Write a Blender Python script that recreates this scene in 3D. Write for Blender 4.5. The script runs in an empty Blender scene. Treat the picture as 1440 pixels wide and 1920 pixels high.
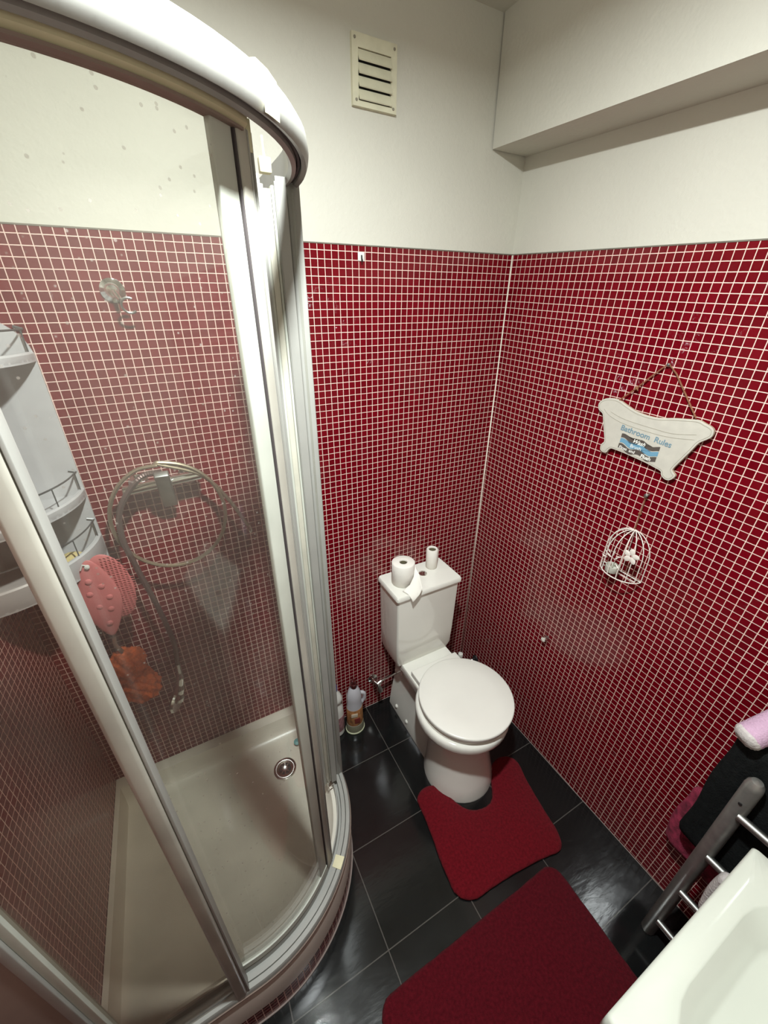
import bpy, bmesh, math, random
from mathutils import Vector, Matrix
random.seed(4)
sc = bpy.context.scene
COL = sc.collection
PI = math.pi

# ------------------------------------------------------------------ camera
cam_d = bpy.data.cameras.new('camera'); cam = bpy.data.objects.new('camera', cam_d); COL.objects.link(cam)
cam_d.sensor_fit = 'HORIZONTAL'; cam_d.sensor_width = 36; cam_d.lens = 742.226/1440*36
cam_d.clip_start = 0.01
RR = (0.88365958, -0.46810974, 0.00436204); DD = (-0.21063442, -0.40590553, -0.88931088); FF = (0.41806566, 0.78492928, -0.45728233)
m = Matrix(((RR[0], -DD[0], -FF[0], -1.21338067), (RR[1], -DD[1], -FF[1], -1.29207018), (RR[2], -DD[2], -FF[2], 1.90911893), (0, 0, 0, 1)))
cam.matrix_world = m
sc.camera = cam
# ------------------------------------------------------------------ world, lights, exposure
w = bpy.data.worlds.new('world'); sc.world = w; w.use_nodes = True
w.node_tree.nodes['Background'].inputs[0].default_value = (1, .93, .8, 1)
w.node_tree.nodes['Background'].inputs[1].default_value = 0.02
LAMPS = [(Vector((-1.00, -0.92, 2.575)), 1.0, 27, .03), (Vector((-1.16, -0.26, 2.575)), .12, .3, .012)]     # two ceiling spots, the second one weak
for P0, e1, e2, rb in LAMPS:
    ld = bpy.data.lights.new('bulb_light', 'POINT'); ld.energy = e1; ld.shadow_soft_size = rb; ld.color = (.90, .965, .965)
    lo = bpy.data.objects.new('bulb_light', ld); COL.objects.link(lo); lo.location = P0
    la = bpy.data.lights.new('diffuser_light', 'AREA'); la.shape = 'DISK'; la.size = .08; la.energy = e2; la.color = (.90, .965, .965)
    lao = bpy.data.objects.new('diffuser_light', la); COL.objects.link(lao); lao.location = P0 + Vector((0, 0, -.035))
vs = sc.view_settings; vs.view_transform = 'Standard'; vs.look = 'None'; vs.gamma = 1; vs.use_curve_mapping = False; vs.exposure = 0.75

# ------------------------------------------------------------------ helpers
def new_mat(name): 
    mt = bpy.data.materials.new(name); mt.use_nodes = True
    return mt, mt.node_tree.nodes, mt.node_tree.links, mt.node_tree.nodes['Principled BSDF']
def pm(name, col, rough=.5, metal=0, spec=.5, bump=0, bscale=60, coat=0, var=0, vscale=8, sheen=0, sss=0, trans=0):
    mt, n, l, b = new_mat(name)
    b.inputs['Base Color'].default_value = (*col, 1); b.inputs['Roughness'].default_value = rough
    b.inputs['Metallic'].default_value = metal; b.inputs['Specular IOR Level'].default_value = spec
    b.inputs['Coat Weight'].default_value = coat; b.inputs['Sheen Weight'].default_value = sheen
    b.inputs['Transmission Weight'].default_value = trans
    tc = n.new('ShaderNodeTexCoord')
    if bump:
        nz = n.new('ShaderNodeTexNoise'); nz.inputs['Scale'].default_value = bscale; nz.inputs['Detail'].default_value = 4
        l.new(tc.outputs['Object'], nz.inputs['Vector'])
        bp = n.new('ShaderNodeBump'); bp.inputs['Strength'].default_value = bump; bp.inputs['Distance'].default_value = .004
        l.new(nz.outputs['Fac'], bp.inputs['Height']); l.new(bp.outputs['Normal'], b.inputs['Normal'])
    nz2 = n.new('ShaderNodeTexNoise'); nz2.inputs['Scale'].default_value = vscale; nz2.inputs['Detail'].default_value = 5
    l.new(tc.outputs['Object'], nz2.inputs['Vector'])
    rp = n.new('ShaderNodeMapRange'); rp.inputs['From Min'].default_value = .3; rp.inputs['From Max'].default_value = .7
    rp.inputs['To Min'].default_value = 1-max(var, .02); rp.inputs['To Max'].default_value = 1+max(var, .02)
    l.new(nz2.outputs['Fac'], rp.inputs['Value'])
    vm = n.new('ShaderNodeVectorMath'); vm.operation = 'SCALE'; vm.inputs[0].default_value = col
    l.new(rp.outputs['Result'], vm.inputs['Scale']); l.new(vm.outputs['Vector'], b.inputs['Base Color'])
    return mt

def add_box(bm, x0, x1, y0, y1, z0, z1, rot=None, bev=0):
    vs_ = [Vector((x, y, z)) for x in (x0, x1) for y in (y0, y1) for z in (z0, z1)]
    if rot is not None:
        mat, c = rot
        vs_ = [mat @ (v-c)+c for v in vs_]
    v = [bm.verts.new(p) for p in vs_]
    fs = []
    for f in ((0, 1, 3, 2), (4, 6, 7, 5), (0, 4, 5, 1), (2, 3, 7, 6), (0, 2, 6, 4), (1, 5, 7, 3)):
        fs.append(bm.faces.new([v[i] for i in f]))
    if bev:
        es = list({e for f in fs for e in f.edges})
        bmesh.ops.bevel(bm, geom=es, offset=bev, segments=3, affect='EDGES', profile=.5)
def add_tube(bm, pts, r, seg=10, closed=False, cap=True):
    pts = [Vector(p) for p in pts]; n = len(pts); rings = []
    rr = r if isinstance(r, (list, tuple)) else [r]*n
    prev = None
    for i, p in enumerate(pts):
        a = pts[i-1] if (i > 0 or closed) else p
        b = pts[(i+1) % n] if (i < n-1 or closed) else p
        t = (b-a).normalized()
        if prev is None:
            u = t.orthogonal().normalized()
        else:
            u = (prev - t*prev.dot(t))
            u = u.normalized() if u.length > 1e-6 else t.orthogonal().normalized()
        prev = u; v = t.cross(u)
        rings.append([bm.verts.new(p+(u*math.cos(2*PI*k/seg)+v*math.sin(2*PI*k/seg))*rr[i]) for k in range(seg)])
    m_ = n if closed else n-1
    for i in range(m_):
        A, B = rings[i], rings[(i+1) % n]
        for k in range(seg):
            f = bm.faces.new((A[k], A[(k+1) % seg], B[(k+1) % seg], B[k])); f.smooth = True
    if cap and not closed:
        bm.faces.new(rings[0][::-1]); bm.faces.new(rings[-1])
def add_lathe(bm, prof, c=(0, 0, 0), axis=(0, 0, 1), seg=32, smooth=True, capa=True, capb=True):
    """prof: list of (radius, height along axis)"""
    ax = Vector(axis).normalized(); u = ax.orthogonal().normalized(); v = ax.cross(u); c = Vector(c)
    rings = [[bm.verts.new(c+ax*h+(u*math.cos(2*PI*k/seg)+v*math.sin(2*PI*k/seg))*max(r, 1e-5)) for k in range(seg)] for r, h in prof]
    for A, B in zip(rings, rings[1:]):
        for k in range(seg):
            f = bm.faces.new((A[k], A[(k+1) % seg], B[(k+1) % seg], B[k])); f.smooth = smooth
    if capa: bm.faces.new(rings[0][::-1])
    if capb: bm.faces.new(rings[-1])
def loft(bm, rings, capa=True, capb=True, smooth=True, closed=True):
    R_ = [[bm.verts.new(Vector(p)) for p in r] for r in rings]; n = len(R_[0])
    for A, B in zip(R_, R_[1:]):
        for k in range(n if closed else n-1):
            f = bm.faces.new((A[k], A[(k+1) % n], B[(k+1) % n], B[k])); f.smooth = smooth
    if capa: bm.faces.new(R_[0][::-1])
    if capb: bm.faces.new(R_[-1])
def finish(bm, doubles=True):
    if doubles: bmesh.ops.remove_doubles(bm, verts=bm.verts, dist=1e-6)
    bmesh.ops.recalc_face_normals(bm, faces=bm.faces)
def obj(name, bm, mat, parent=None, sharp=35, norm=True):
    if norm: finish(bm)
    me = bpy.data.meshes.new(name); bm.to_mesh(me); bm.free()
    for k in (mat if isinstance(mat, (list, tuple)) else [mat]): me.materials.append(k)
    if sharp is not None:
        me.polygons.foreach_set('use_smooth', [True]*len(me.polygons)); me.set_sharp_from_angle(angle=math.radians(sharp))
    o = bpy.data.objects.new(name, me); COL.objects.link(o)
    if parent is not None:
        o.parent = parent; o.matrix_parent_inverse = Matrix.Translation(-parent.location)
    return o
def thing(name, label, cat, loc=(0, 0, 0), group=None):
    o = bpy.data.objects.new(name, None); o.empty_display_size = .05; COL.objects.link(o)
    o.location = loc; o['label'] = label; o['category'] = cat
    if group: o['group'] = group
    return o
def tag(o, label, cat, group=None, kind=None):
    o['label'] = label; o['category'] = cat
    if group: o['group'] = group
    if kind: o['kind'] = kind
    return o
def struct(name, bm, mat, sharp=None, norm=True):
    o = obj(name, bm, mat, None, sharp, norm); o['kind'] = 'structure'; return o
def B(): return bmesh.new()
def spline(pts, n=8, closed=False):
    P_ = [Vector(p) for p in pts]; out = []; N = len(P_)
    rng = range(N if closed else N-1)
    for i in rng:
        if closed: p0, p1, p2, p3 = P_[i-1], P_[i], P_[(i+1) % N], P_[(i+2) % N]
        else: p0, p1, p2, p3 = P_[max(i-1, 0)], P_[i], P_[i+1], P_[min(i+2, N-1)]
        for k in range(n):
            t = k/n
            out.append(.5*((2*p1)+(p2-p0)*t+(2*p0-5*p1+4*p2-p3)*t*t+(3*p1-p0-3*p2+p3)*t**3))
    if not closed: out.append(P_[-1])
    return out

# ------------------------------------------------------------------ materials
def mosaic_mat(name='mosaic_red', uv='grid'):
    mt, n, l, b = new_mat(name)
    u = n.new('ShaderNodeUVMap'); u.uv_map = uv
    wob = n.new('ShaderNodeTexNoise'); wob.inputs['Scale'].default_value = .35; wob.inputs['Detail'].default_value = 6; wob.inputs['Roughness'].default_value = .75
    l.new(u.outputs['UV'], wob.inputs['Vector'])
    vs1 = n.new('ShaderNodeVectorMath'); vs1.operation = 'SUBTRACT'; vs1.inputs[1].default_value = (.5, .5, .5); l.new(wob.outputs['Color'], vs1.inputs[0])
    vs2 = n.new('ShaderNodeVectorMath'); vs2.operation = 'SCALE'; vs2.inputs['Scale'].default_value = .09; l.new(vs1.outputs[0], vs2.inputs[0])
    va = n.new('ShaderNodeVectorMath'); va.operation = 'ADD'; l.new(u.outputs['UV'], va.inputs[0]); l.new(vs2.outputs[0], va.inputs[1])
    fr = n.new('ShaderNodeVectorMath'); fr.operation = 'FRACTION'; l.new(va.outputs[0], fr.inputs[0])
    fl = n.new('ShaderNodeVectorMath'); fl.operation = 'FLOOR'; l.new(va.outputs[0], fl.inputs[0])
    sp = n.new('ShaderNodeSeparateXYZ'); l.new(fr.outputs[0], sp.inputs[0])
    def edge(s):
        a = n.new('ShaderNodeMath'); a.operation = 'SUBTRACT'; a.inputs[0].default_value = 1; l.new(s, a.inputs[1])
        mn = n.new('ShaderNodeMath'); mn.operation = 'MINIMUM'; l.new(s, mn.inputs[0]); l.new(a.outputs[0], mn.inputs[1]); return mn.outputs[0]
    mn = n.new('ShaderNodeMath'); mn.operation = 'MINIMUM'; l.new(edge(sp.outputs[0]), mn.inputs[0]); l.new(edge(sp.outputs[1]), mn.inputs[1])
    mr = n.new('ShaderNodeMapRange'); mr.interpolation_type = 'SMOOTHSTEP'; mr.inputs['From Min'].default_value = .034; mr.inputs['From Max'].default_value = .055
    l.new(mn.outputs[0], mr.inputs['Value'])          # 1 = tile, 0 = grout
    wn = n.new('ShaderNodeTexWhiteNoise'); wn.noise_dimensions = '2D'; l.new(fl.outputs[0], wn.inputs['Vector'])
    tr = n.new('ShaderNodeMapRange'); tr.inputs['To Min'].default_value = .87; tr.inputs['To Max'].default_value = 1.14; l.new(wn.outputs['Value'], tr.inputs['Value'])
    tc = n.new('ShaderNodeVectorMath'); tc.operation = 'SCALE'; tc.inputs[0].default_value = (.128, .0012, .0055); l.new(tr.outputs[0], tc.inputs['Scale'])
    gn = n.new('ShaderNodeTexNoise'); gn.inputs['Scale'].default_value = .15; gn.inputs['Detail'].default_value = 3; l.new(u.outputs['UV'], gn.inputs['Vector'])
    gr = n.new('ShaderNodeMix'); gr.data_type = 'RGBA'; gr.inputs[6].default_value = (.72, .48, .42, 1); gr.inputs[7].default_value = (.86, .67, .58, 1); l.new(gn.outputs['Fac'], gr.inputs[0])
    mx = n.new('ShaderNodeMix'); mx.data_type = 'RGBA'; l.new(mr.outputs[0], mx.inputs[0]); l.new(gr.outputs[2], mx.inputs[6]); l.new(tc.outputs[0], mx.inputs[7])
    l.new(mx.outputs[2], b.inputs['Base Color'])
    rr = n.new('ShaderNodeMapRange'); rr.inputs['To Min'].default_value = .75; rr.inputs['To Max'].default_value = .17; l.new(mr.outputs[0], rr.inputs['Value']); l.new(rr.outputs[0], b.inputs['Roughness'])
    b.inputs['Specular IOR Level'].default_value = .3
    # glass tile surface: per tile tilt + grout recess
    nm = n.new('ShaderNodeTexWhiteNoise'); nm.noise_dimensions = '2D'; l.new(fl.outputs[0], nm.inputs['Vector'])
    dt = n.new('ShaderNodeVectorMath'); dt.operation = 'SUBTRACT'; dt.inputs[1].default_value = (.5, .5, .5); l.new(nm.outputs['Color'], dt.inputs[0])
    cf = n.new('ShaderNodeVectorMath'); cf.operation = 'SUBTRACT'; cf.inputs[1].default_value = (.5, .5, 0); l.new(fr.outputs[0], cf.inputs[0])
    dp = n.new('ShaderNodeVectorMath'); dp.operation = 'DOT_PRODUCT'; l.new(dt.outputs[0], dp.inputs[0]); l.new(cf.outputs[0], dp.inputs[1])
    ml = n.new('ShaderNodeMath'); ml.operation = 'MULTIPLY'; ml.inputs[1].default_value = .55; l.new(dp.outputs['Value'], ml.inputs[0])
    ad = n.new('ShaderNodeMath'); ad.operation = 'ADD'; l.new(ml.outputs[0], ad.inputs[0]); l.new(mr.outputs[0], ad.inputs[1])
    bp = n.new('ShaderNodeBump'); bp.inputs['Strength'].default_value = .55; bp.inputs['Distance'].default_value = .0011; l.new(ad.outputs[0], bp.inputs['Height']); l.new(bp.outputs['Normal'], b.inputs['Normal'])
    return mt
MOS = mosaic_mat()
PLAS = pm('plaster_cream', (.56, .54, .465), .75, bump=.25, bscale=90, var=.03, vscale=3)
CEIL = pm('ceiling_cream', (.56, .54, .46), .8, bump=.2, bscale=80)
FRAME = pm('frame_white', (.29, .285, .26), .42, var=.06, vscale=12)
FRAME_D = pm('frame_dirty_beige', (.36, .34, .29), .4, var=.14, vscale=9)
CREAM2 = pm('aged_profile', (.47, .45, .37), .4, var=.1, vscale=14)
CREAM = pm('yellowed_plastic', (.58, .54, .35), .4, var=.12, vscale=14)
SEALG = pm('seal_grey', (.45, .46, .40), .45, var=.1)
DARK = pm('dark_gap', (.05, .04, .04), .7)
BRNW = pm('brown_profile', (.22, .16, .13), .5, var=.1)
CER = pm('ceramic_white', (.78, .77, .70), .1, coat=.4)
CERS = pm('sink_ceramic', (.60, .63, .55), .14, coat=.3, bump=.03)
LIDM = pm('seat_plastic', (.77, .755, .69), .28)
ACRY = pm('tray_acrylic', (.66, .62, .53), .3, var=.1, vscale=6, bump=.05, bscale=200)
SKIRT = pm('tray_skirt', (.50, .42, .36), .4, var=.1)
CHR = pm('chrome', (.75, .75, .72), .14, metal=1)
STEEL = pm('brushed_steel', (.36, .36, .34), .45, metal=1, var=.15, vscale=20)
POSTM = pm('post_metal', (.34, .335, .31), .36, metal=.7, var=.15, vscale=30)
BLACK = pm('black_rubber', (.01, .009, .009), .6)
PAPER = pm('paper_white', (.80, .77, .70), .9, bump=.2, bscale=150)
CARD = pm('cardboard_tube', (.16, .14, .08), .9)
PLW = pm('caddy_plastic', (.46, .45, .45), .35, var=.05, vscale=20)
WIRE = pm('wire_grey', (.12, .12, .12), .4, metal=.6)
PINK = pm('pink_rubber', (.50, .145, .14), .5, var=.1)
ORNG = pm('orange_mesh', (.55, .115, .03), .8, bump=1, bscale=140, var=.35, vscale=60)
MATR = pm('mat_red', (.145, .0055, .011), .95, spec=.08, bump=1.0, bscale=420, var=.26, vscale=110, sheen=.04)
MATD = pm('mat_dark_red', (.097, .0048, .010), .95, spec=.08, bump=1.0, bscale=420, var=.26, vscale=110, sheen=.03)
WOODW = pm('whitewashed_wood', (.50, .475, .41), .7, var=.06, vscale=40)
WOODE = pm('raw_wood_edge', (.42, .33, .24), .8)
TWINE = pm('jute_twine', (.25, .10, .05), .9, bump=1, bscale=300)
INKG = pm('ink_line_grey', (.28, .26, .20), .8)
INKB = pm('ink_blue', (.15, .25, .31), .8)
WAVEB = pm('wave_blue', (.13, .29, .41), .8)
WAVED = pm('wave_dark', (.075, .06, .05), .8)
INKW = pm('ink_white', (.75, .74, .68), .8)
WIREW = pm('wire_white', (.72, .66, .60), .5)
TOWK = pm('towel_black', (.009, .010, .010), .95, spec=.1, bump=1, bscale=260, var=.3, vscale=60)
TOWR = pm('towel_red', (.26, .022, .055), .95, bump=1, bscale=300, var=.6, vscale=45)
TOWP = pm('towel_pink', (.52, .34, .46), .9, bump=.8, bscale=200, var=.12, vscale=25)
TOWW = pm('towel_white', (.52, .48, .46), .9, bump=.8, bscale=160, var=.15, vscale=25)
BLUE = pm('cap_blue', (.015, .03, .30), .35)
BRCAP = pm('cap_maroon', (.055, .008, .008), .25)
BOTW = pm('bottle_white', (.66, .65, .60), .35)
BOTL = pm('bottle_translucent', (.50, .49, .52), .3, var=.05)
LABP = pm('label_pinkish', (.30, .15, .16), .5, var=.45, vscale=70)
LABO = pm('label_orange', (.36, .16, .06), .45, var=.5, vscale=55)
LABR = pm('label_dark_red', (.16, .02, .015), .5)
LABC = pm('label_cream', (.60, .50, .38), .5)
OLIVE = pm('bottle_clear_base', (.20, .19, .13), .3)
TEAL = pm('teal_soap', (.10, .33, .33), .4)
VENTM = pm('vent_plastic', (.60, .57, .42), .6, bump=.2, bscale=120, var=.06, vscale=30)
SPONGE = pm('yellow_sponge', (.55, .44, .20), .9, bump=1, bscale=200, var=.2)

# floor: black slate-look tiles
def floor_mat():
    mt, n, l, b = new_mat('slate_floor')
    g = n.new('ShaderNodeNewGeometry'); sp = n.new('ShaderNodeSeparateXYZ'); l.new(g.outputs['Position'], sp.inputs[0])
    def ed(s, off, pitch=.3):
        a = n.new('ShaderNodeMath'); a.operation = 'ADD'; a.inputs[1].default_value = off; l.new(s, a.inputs[0])
        d = n.new('ShaderNodeMath'); d.operation = 'DIVIDE'; d.inputs[1].default_value = pitch; l.new(a.outputs[0], d.inputs[0])
        f = n.new('ShaderNodeMath'); f.operation = 'FRACT'; l.new(d.outputs[0], f.inputs[0])
        s1 = n.new('ShaderNodeMath'); s1.operation = 'SUBTRACT'; s1.inputs[1].default_value = .5; l.new(f.outputs[0], s1.inputs[0])
        ab = n.new('ShaderNodeMath'); ab.operation = 'ABSOLUTE'; l.new(s1.outputs[0], ab.inputs[0]); return ab.outputs[0]
    mxx = n.new('ShaderNodeMath'); mxx.operation = 'MAXIMUM'; l.new(ed(sp.outputs[0], 3.88, .325), mxx.inputs[0]); l.new(ed(sp.outputs[1], 3.25+.005), mxx.inputs[1])
    gm = n.new('ShaderNodeMapRange'); gm.inputs['From Min'].default_value = .4935; gm.inputs['From Max'].default_value = .4965; l.new(mxx.outputs[0], gm.inputs['Value'])
    nz = n.new('ShaderNodeTexNoise'); nz.inputs['Scale'].default_value = 7; nz.inputs['Detail'].default_value = 8; l.new(g.outputs['Position'], nz.inputs['Vector'])
    mp = n.new('ShaderNodeMapping'); mp.inputs['Scale'].default_value = (1, 3.2, 1); mp.inputs['Rotation'].default_value = (0, 0, .5); l.new(g.outputs['Position'], mp.inputs['Vector'])
    nb = n.new('ShaderNodeTexNoise'); nb.inputs['Scale'].default_value = 11; nb.inputs['Detail'].default_value = 7; l.new(mp.outputs[0], nb.inputs['Vector'])
    mx = n.new('ShaderNodeMix'); mx.data_type = 'RGBA'; mx.inputs[6].default_value = (.004, .0043, .0043, 1); mx.inputs[7].default_value = (.011, .012, .012, 1); l.new(nz.outputs['Fac'], mx.inputs[0])
    m2 = n.new('ShaderNodeMix'); m2.data_type = 'RGBA'; l.new(gm.outputs[0], m2.inputs[0]); l.new(mx.outputs[2], m2.inputs[6]); m2.inputs[7].default_value = (.085, .078, .07, 1)
    l.new(m2.outputs[2], b.inputs['Base Color'])
    rr = n.new('ShaderNodeMapRange'); rr.inputs['To Min'].default_value = .08; rr.inputs['To Max'].default_value = .19; l.new(nz.outputs['Fac'], rr.inputs['Value']); l.new(rr.outputs[0], b.inputs['Roughness'])
    bp = n.new('ShaderNodeBump'); bp.inputs['Strength'].default_value = .16; bp.inputs['Distance'].default_value = .003; l.new(nb.outputs['Fac'], bp.inputs['Height']); l.new(bp.outputs['Normal'], b.inputs['Normal'])
    return mt
# glass with limescale haze, transparent so that light passes
def glass_mat(name, haze, tint, spots=True, rough=.03):
    mt, n, l, b = new_mat(name); n.remove(b); out = n['Material Output']
    tr = n.new('ShaderNodeBsdfTransparent'); tr.inputs[0].default_value = (*tint, 1)
    gl = n.new('ShaderNodeBsdfGlossy'); gl.inputs['Roughness'].default_value = rough; gl.inputs[0].default_value = (1, 1, 1, 1)
    lw = n.new('ShaderNodeLayerWeight'); lw.inputs['Blend'].default_value = .5     # facing: 0 head on, 1 grazing
    pw = n.new('ShaderNodeMath'); pw.operation = 'POWER'; pw.inputs[1].default_value = 4; l.new(lw.outputs['Facing'], pw.inputs[0])
    fz = n.new('ShaderNodeMapRange'); fz.inputs['To Min'].default_value = .035; fz.inputs['To Max'].default_value = .7; l.new(pw.outputs[0], fz.inputs['Value'])
    m1 = n.new('ShaderNodeMixShader'); l.new(fz.outputs[0], m1.inputs[0]); l.new(tr.outputs[0], m1.inputs[1]); l.new(gl.outputs[0], m1.inputs[2])
    df = n.new('ShaderNodeBsdfDiffuse'); df.inputs[0].default_value = (.62, .56, .50, 1)
    tl = n.new('ShaderNodeBsdfTranslucent'); tl.inputs[0].default_value = (.62, .56, .50, 1)
    md = n.new('ShaderNodeMixShader'); md.inputs[0].default_value = .5; l.new(df.outputs[0], md.inputs[1]); l.new(tl.outputs[0], md.inputs[2])
    g = n.new('ShaderNodeNewGeometry')
    nz = n.new('ShaderNodeTexNoise'); nz.inputs['Scale'].default_value = 5; nz.inputs['Detail'].default_value = 8; l.new(g.outputs['Position'], nz.inputs['Vector'])
    mr = n.new('ShaderNodeMapRange'); mr.inputs['From Min'].default_value = .3; mr.inputs['From Max'].default_value = .75; mr.inputs['To Min'].default_value = haze*.6; mr.inputs['To Max'].default_value = haze*1.5; l.new(nz.outputs['Fac'], mr.inputs['Value'])
    fac = mr.outputs[0]
    if spots:
        vo = n.new('ShaderNodeTexVoronoi'); vo.inputs['Scale'].default_value = 80; l.new(g.outputs['Position'], vo.inputs['Vector'])
        ss = n.new('ShaderNodeMapRange'); ss.inputs['From Min'].default_value = .10; ss.inputs['From Max'].default_value = .16; ss.inputs['To Min'].default_value = .35; ss.inputs['To Max'].default_value = 0; l.new(vo.outputs['Distance'], ss.inputs['Value'])
        # only some cells carry a drop
        cs = n.new('ShaderNodeSeparateColor'); l.new(vo.outputs['Color'], cs.inputs[0])
        gt = n.new('ShaderNodeMath'); gt.operation = 'GREATER_THAN'; gt.inputs[1].default_value = .72; l.new(cs.outputs[0], gt.inputs[0])
        mu = n.new('ShaderNodeMath'); mu.operation = 'MULTIPLY'; l.new(ss.outputs[0], mu.inputs[0]); l.new(gt.outputs[0], mu.inputs[1])
        ad = n.new('ShaderNodeMath'); ad.operation = 'ADD'; l.new(fac, ad.inputs[0]); l.new(mu.outputs[0], ad.inputs[1]); fac = ad.outputs[0]
    m2 = n.new('ShaderNodeMixShader'); l.new(fac, m2.inputs[0]); l.new(m1.outputs[0], m2.inputs[1]); l.new(md.outputs[0], m2.inputs[2])
    l.new(m2.outputs[0], out.inputs['Surface'])
    return mt
GLASS = glass_mat('shower_glass', .055, (.93, .935, .91))
GLASSH = glass_mat('shower_glass_hazy', .085, (.80, .77, .72), spots=False, rough=.12)
CLEAR = glass_mat('clear_plastic', .06, (.9, .9, .86), spots=False, rough=.1)

# ------------------------------------------------------------------ room
T = .022; ZF = -94.99624482581605; AL = .014255623603218838
S9, S10, Q11, Q12, O13 = -.019949111184006683, .005837416604204169, .04946710810083405, .0117990741580997, .26527601141310625
XL, YF, ZC = -1.717, -1.85, 2.657
def uvB(x, z):
    a = -x/T; b_ = -(z/T+ZF); c = (a-S10*b_)/(1-S10*Q12); return c, b_-Q12*c
def uvR(s, z):
    a = s/T-O13; b_ = -(z/T+ZF); c = (a-S9*b_)/(1-S9*Q11); return c, b_-Q11*c
NR = Vector((-math.cos(AL), -math.sin(AL), 0))
def RW(s, z, off=0):           # a point on (or off) the right wall: s = distance from the corner
    return Vector((math.sin(AL)*s, -math.cos(AL)*s, z)) + NR*off
def topB(x): return (-(.26+Q12*(-x/T))-ZF)*T
def topR(s): return (-(.26+Q11*(s/T))-ZF)*T
def wall_mesh(name, P_, uvf, L0, L1, top0, top1, th, out):
    """tiled lower face + plaster upper face set back 5 mm; P_(s,z,off), slab thickness th behind"""
    bm = B(); uvl = bm.loops.layers.uv.new('grid')
    def quad(pts, mi, uvs=None):
        f = bm.faces.new([bm.verts.new(p) for p in pts]); f.material_index = mi
        for lp, q in zip(f.loops, uvs or [(0, 0)]*4): lp[uvl].uv = q
    N = 12
    for i in range(N):
        a, b_ = L0+(L1-L0)*i/N, L0+(L1-L0)*(i+1)/N
        ta, tb = top0+(top1-top0)*i/N, top0+(top1-top0)*(i+1)/N
        quad([P_(a, 0, 0), P_(b_, 0, 0), P_(b_, tb, 0), P_(a, ta, 0)], 0, [uvf(a, 0), uvf(b_, 0), uvf(b_, tb), uvf(a, ta)])
        quad([P_(a, ta, 0), P_(b_, tb, 0), P_(b_, tb, -.005), P_(a, ta, -.005)], 1)
        quad([P_(a, ta, -.005), P_(b_, tb, -.005), P_(b_, ZC, -.005), P_(a, ZC, -.005)], 1)
    quad([P_(L0, 0, -th), P_(L1, 0, -th), P_(L1, ZC, -th), P_(L0, ZC, -th)], 1)
    quad([P_(L0, 0, 0), P_(L0, ZC, -.005), P_(L0, ZC, -th), P_(L0, 0, -th)], 1)
    quad([P_(L1, 0, 0), P_(L1, ZC, -.005), P_(L1, ZC, -th), P_(L1, 0, -th)], 1)
    o = struct(name, bm, [MOS, PLAS])
    return o
EXT = .0
wall_mesh('wall_back', lambda s, z, o: Vector((-s, -o, z)), lambda s, z: uvB(-s, z), -.02, -XL+.02, topB(.02), topB(XL-.02), .1, 0)
wall_mesh('wall_right', lambda s, z, o: RW(s, z, o), uvR, -.02, -YF+.02, topR(-.02), topR(-YF+.02), .1, 0)
wall_mesh('wall_left', lambda s, z, o: Vector((XL+o, -s, z)), lambda s, z: (s/T+.5, (2.09-z)/T), -.02, -YF+.02, 2.068, 2.068, .1, 0)
wall_mesh('wall_front', lambda s, z, o: Vector((-s, YF+o, z)), lambda s, z: (s/T+.5, (1.07-z)/T), -.03, -XL, 1.05, 1.05, .1, 0)  # unseen wall; tiling stops low so its pale plaster adds neutral fill light
bm = B(); add_box(bm, XL-.1, .13, YF-.1, .1, -.06, 0); struct('floor', bm, floor_mat())
bm = B(); add_box(bm, XL-.1, .13, YF-.1, .1, ZC, ZC+.06); struct('ceiling', bm, CEIL)
# bulkhead along the top of the right wall (its underside falls slightly towards the camera)
bm = B()
def zs(y): return 2.360+.052*y
rings = []
for y in (-.0, YF):
    rings.append([(-.141+.006*y*0, y, zs(y)), (.03, y, zs(y)), (.03, y, ZC), (-.145, y, ZC)])
loft(bm, rings, smooth=False); struct('trim_1', bm, PLAS)
# metal edge above the tiles
bm = B()
EDGEM = pm('tile_edge_grey', (.15, .13, .10), .7, var=.2, vscale=30)
loft(bm, [[(x, -.0015, topB(x)-.001), (x, .004, topB(x)-.001), (x, .004, topB(x)+.0022), (x, -.0015, topB(x)+.0022)] for x in (0, XL)], smooth=False)
struct('trim_2', bm, EDGEM)
bm = B()
loft(bm, [[RW(s, topR(s)-.001, .0015), RW(s, topR(s)-.001, -.004), RW(s, topR(s)+.0022, -.004), RW(s, topR(s)+.0022, .0015)] for s in (0, -YF)], smooth=False)
struct('trim_3', bm, EDGEM)
# grout beads: inside corner, along the floor
GROUT = pm('grout_bead', (.74, .68, .58), .8)
bm = B(); add_tube(bm, [(-.001, -.001, 0), (-.001, -.001, 2.083)], .0026, 6); struct('trim_4', bm, GROUT)
GROUTD = pm('grout_bead_grey', (.25, .20, .18), .8)
bm = B(); add_tube(bm, [RW(0, .001, .001), RW(-YF, .001, .001)], .0022, 6); struct('trim_5', bm, GROUTD)
bm = B(); add_tube(bm, [(0, -.001, .001), (-.93, -.001, .001)], .0022, 6); struct('trim_6', bm, GROUTD)

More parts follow.
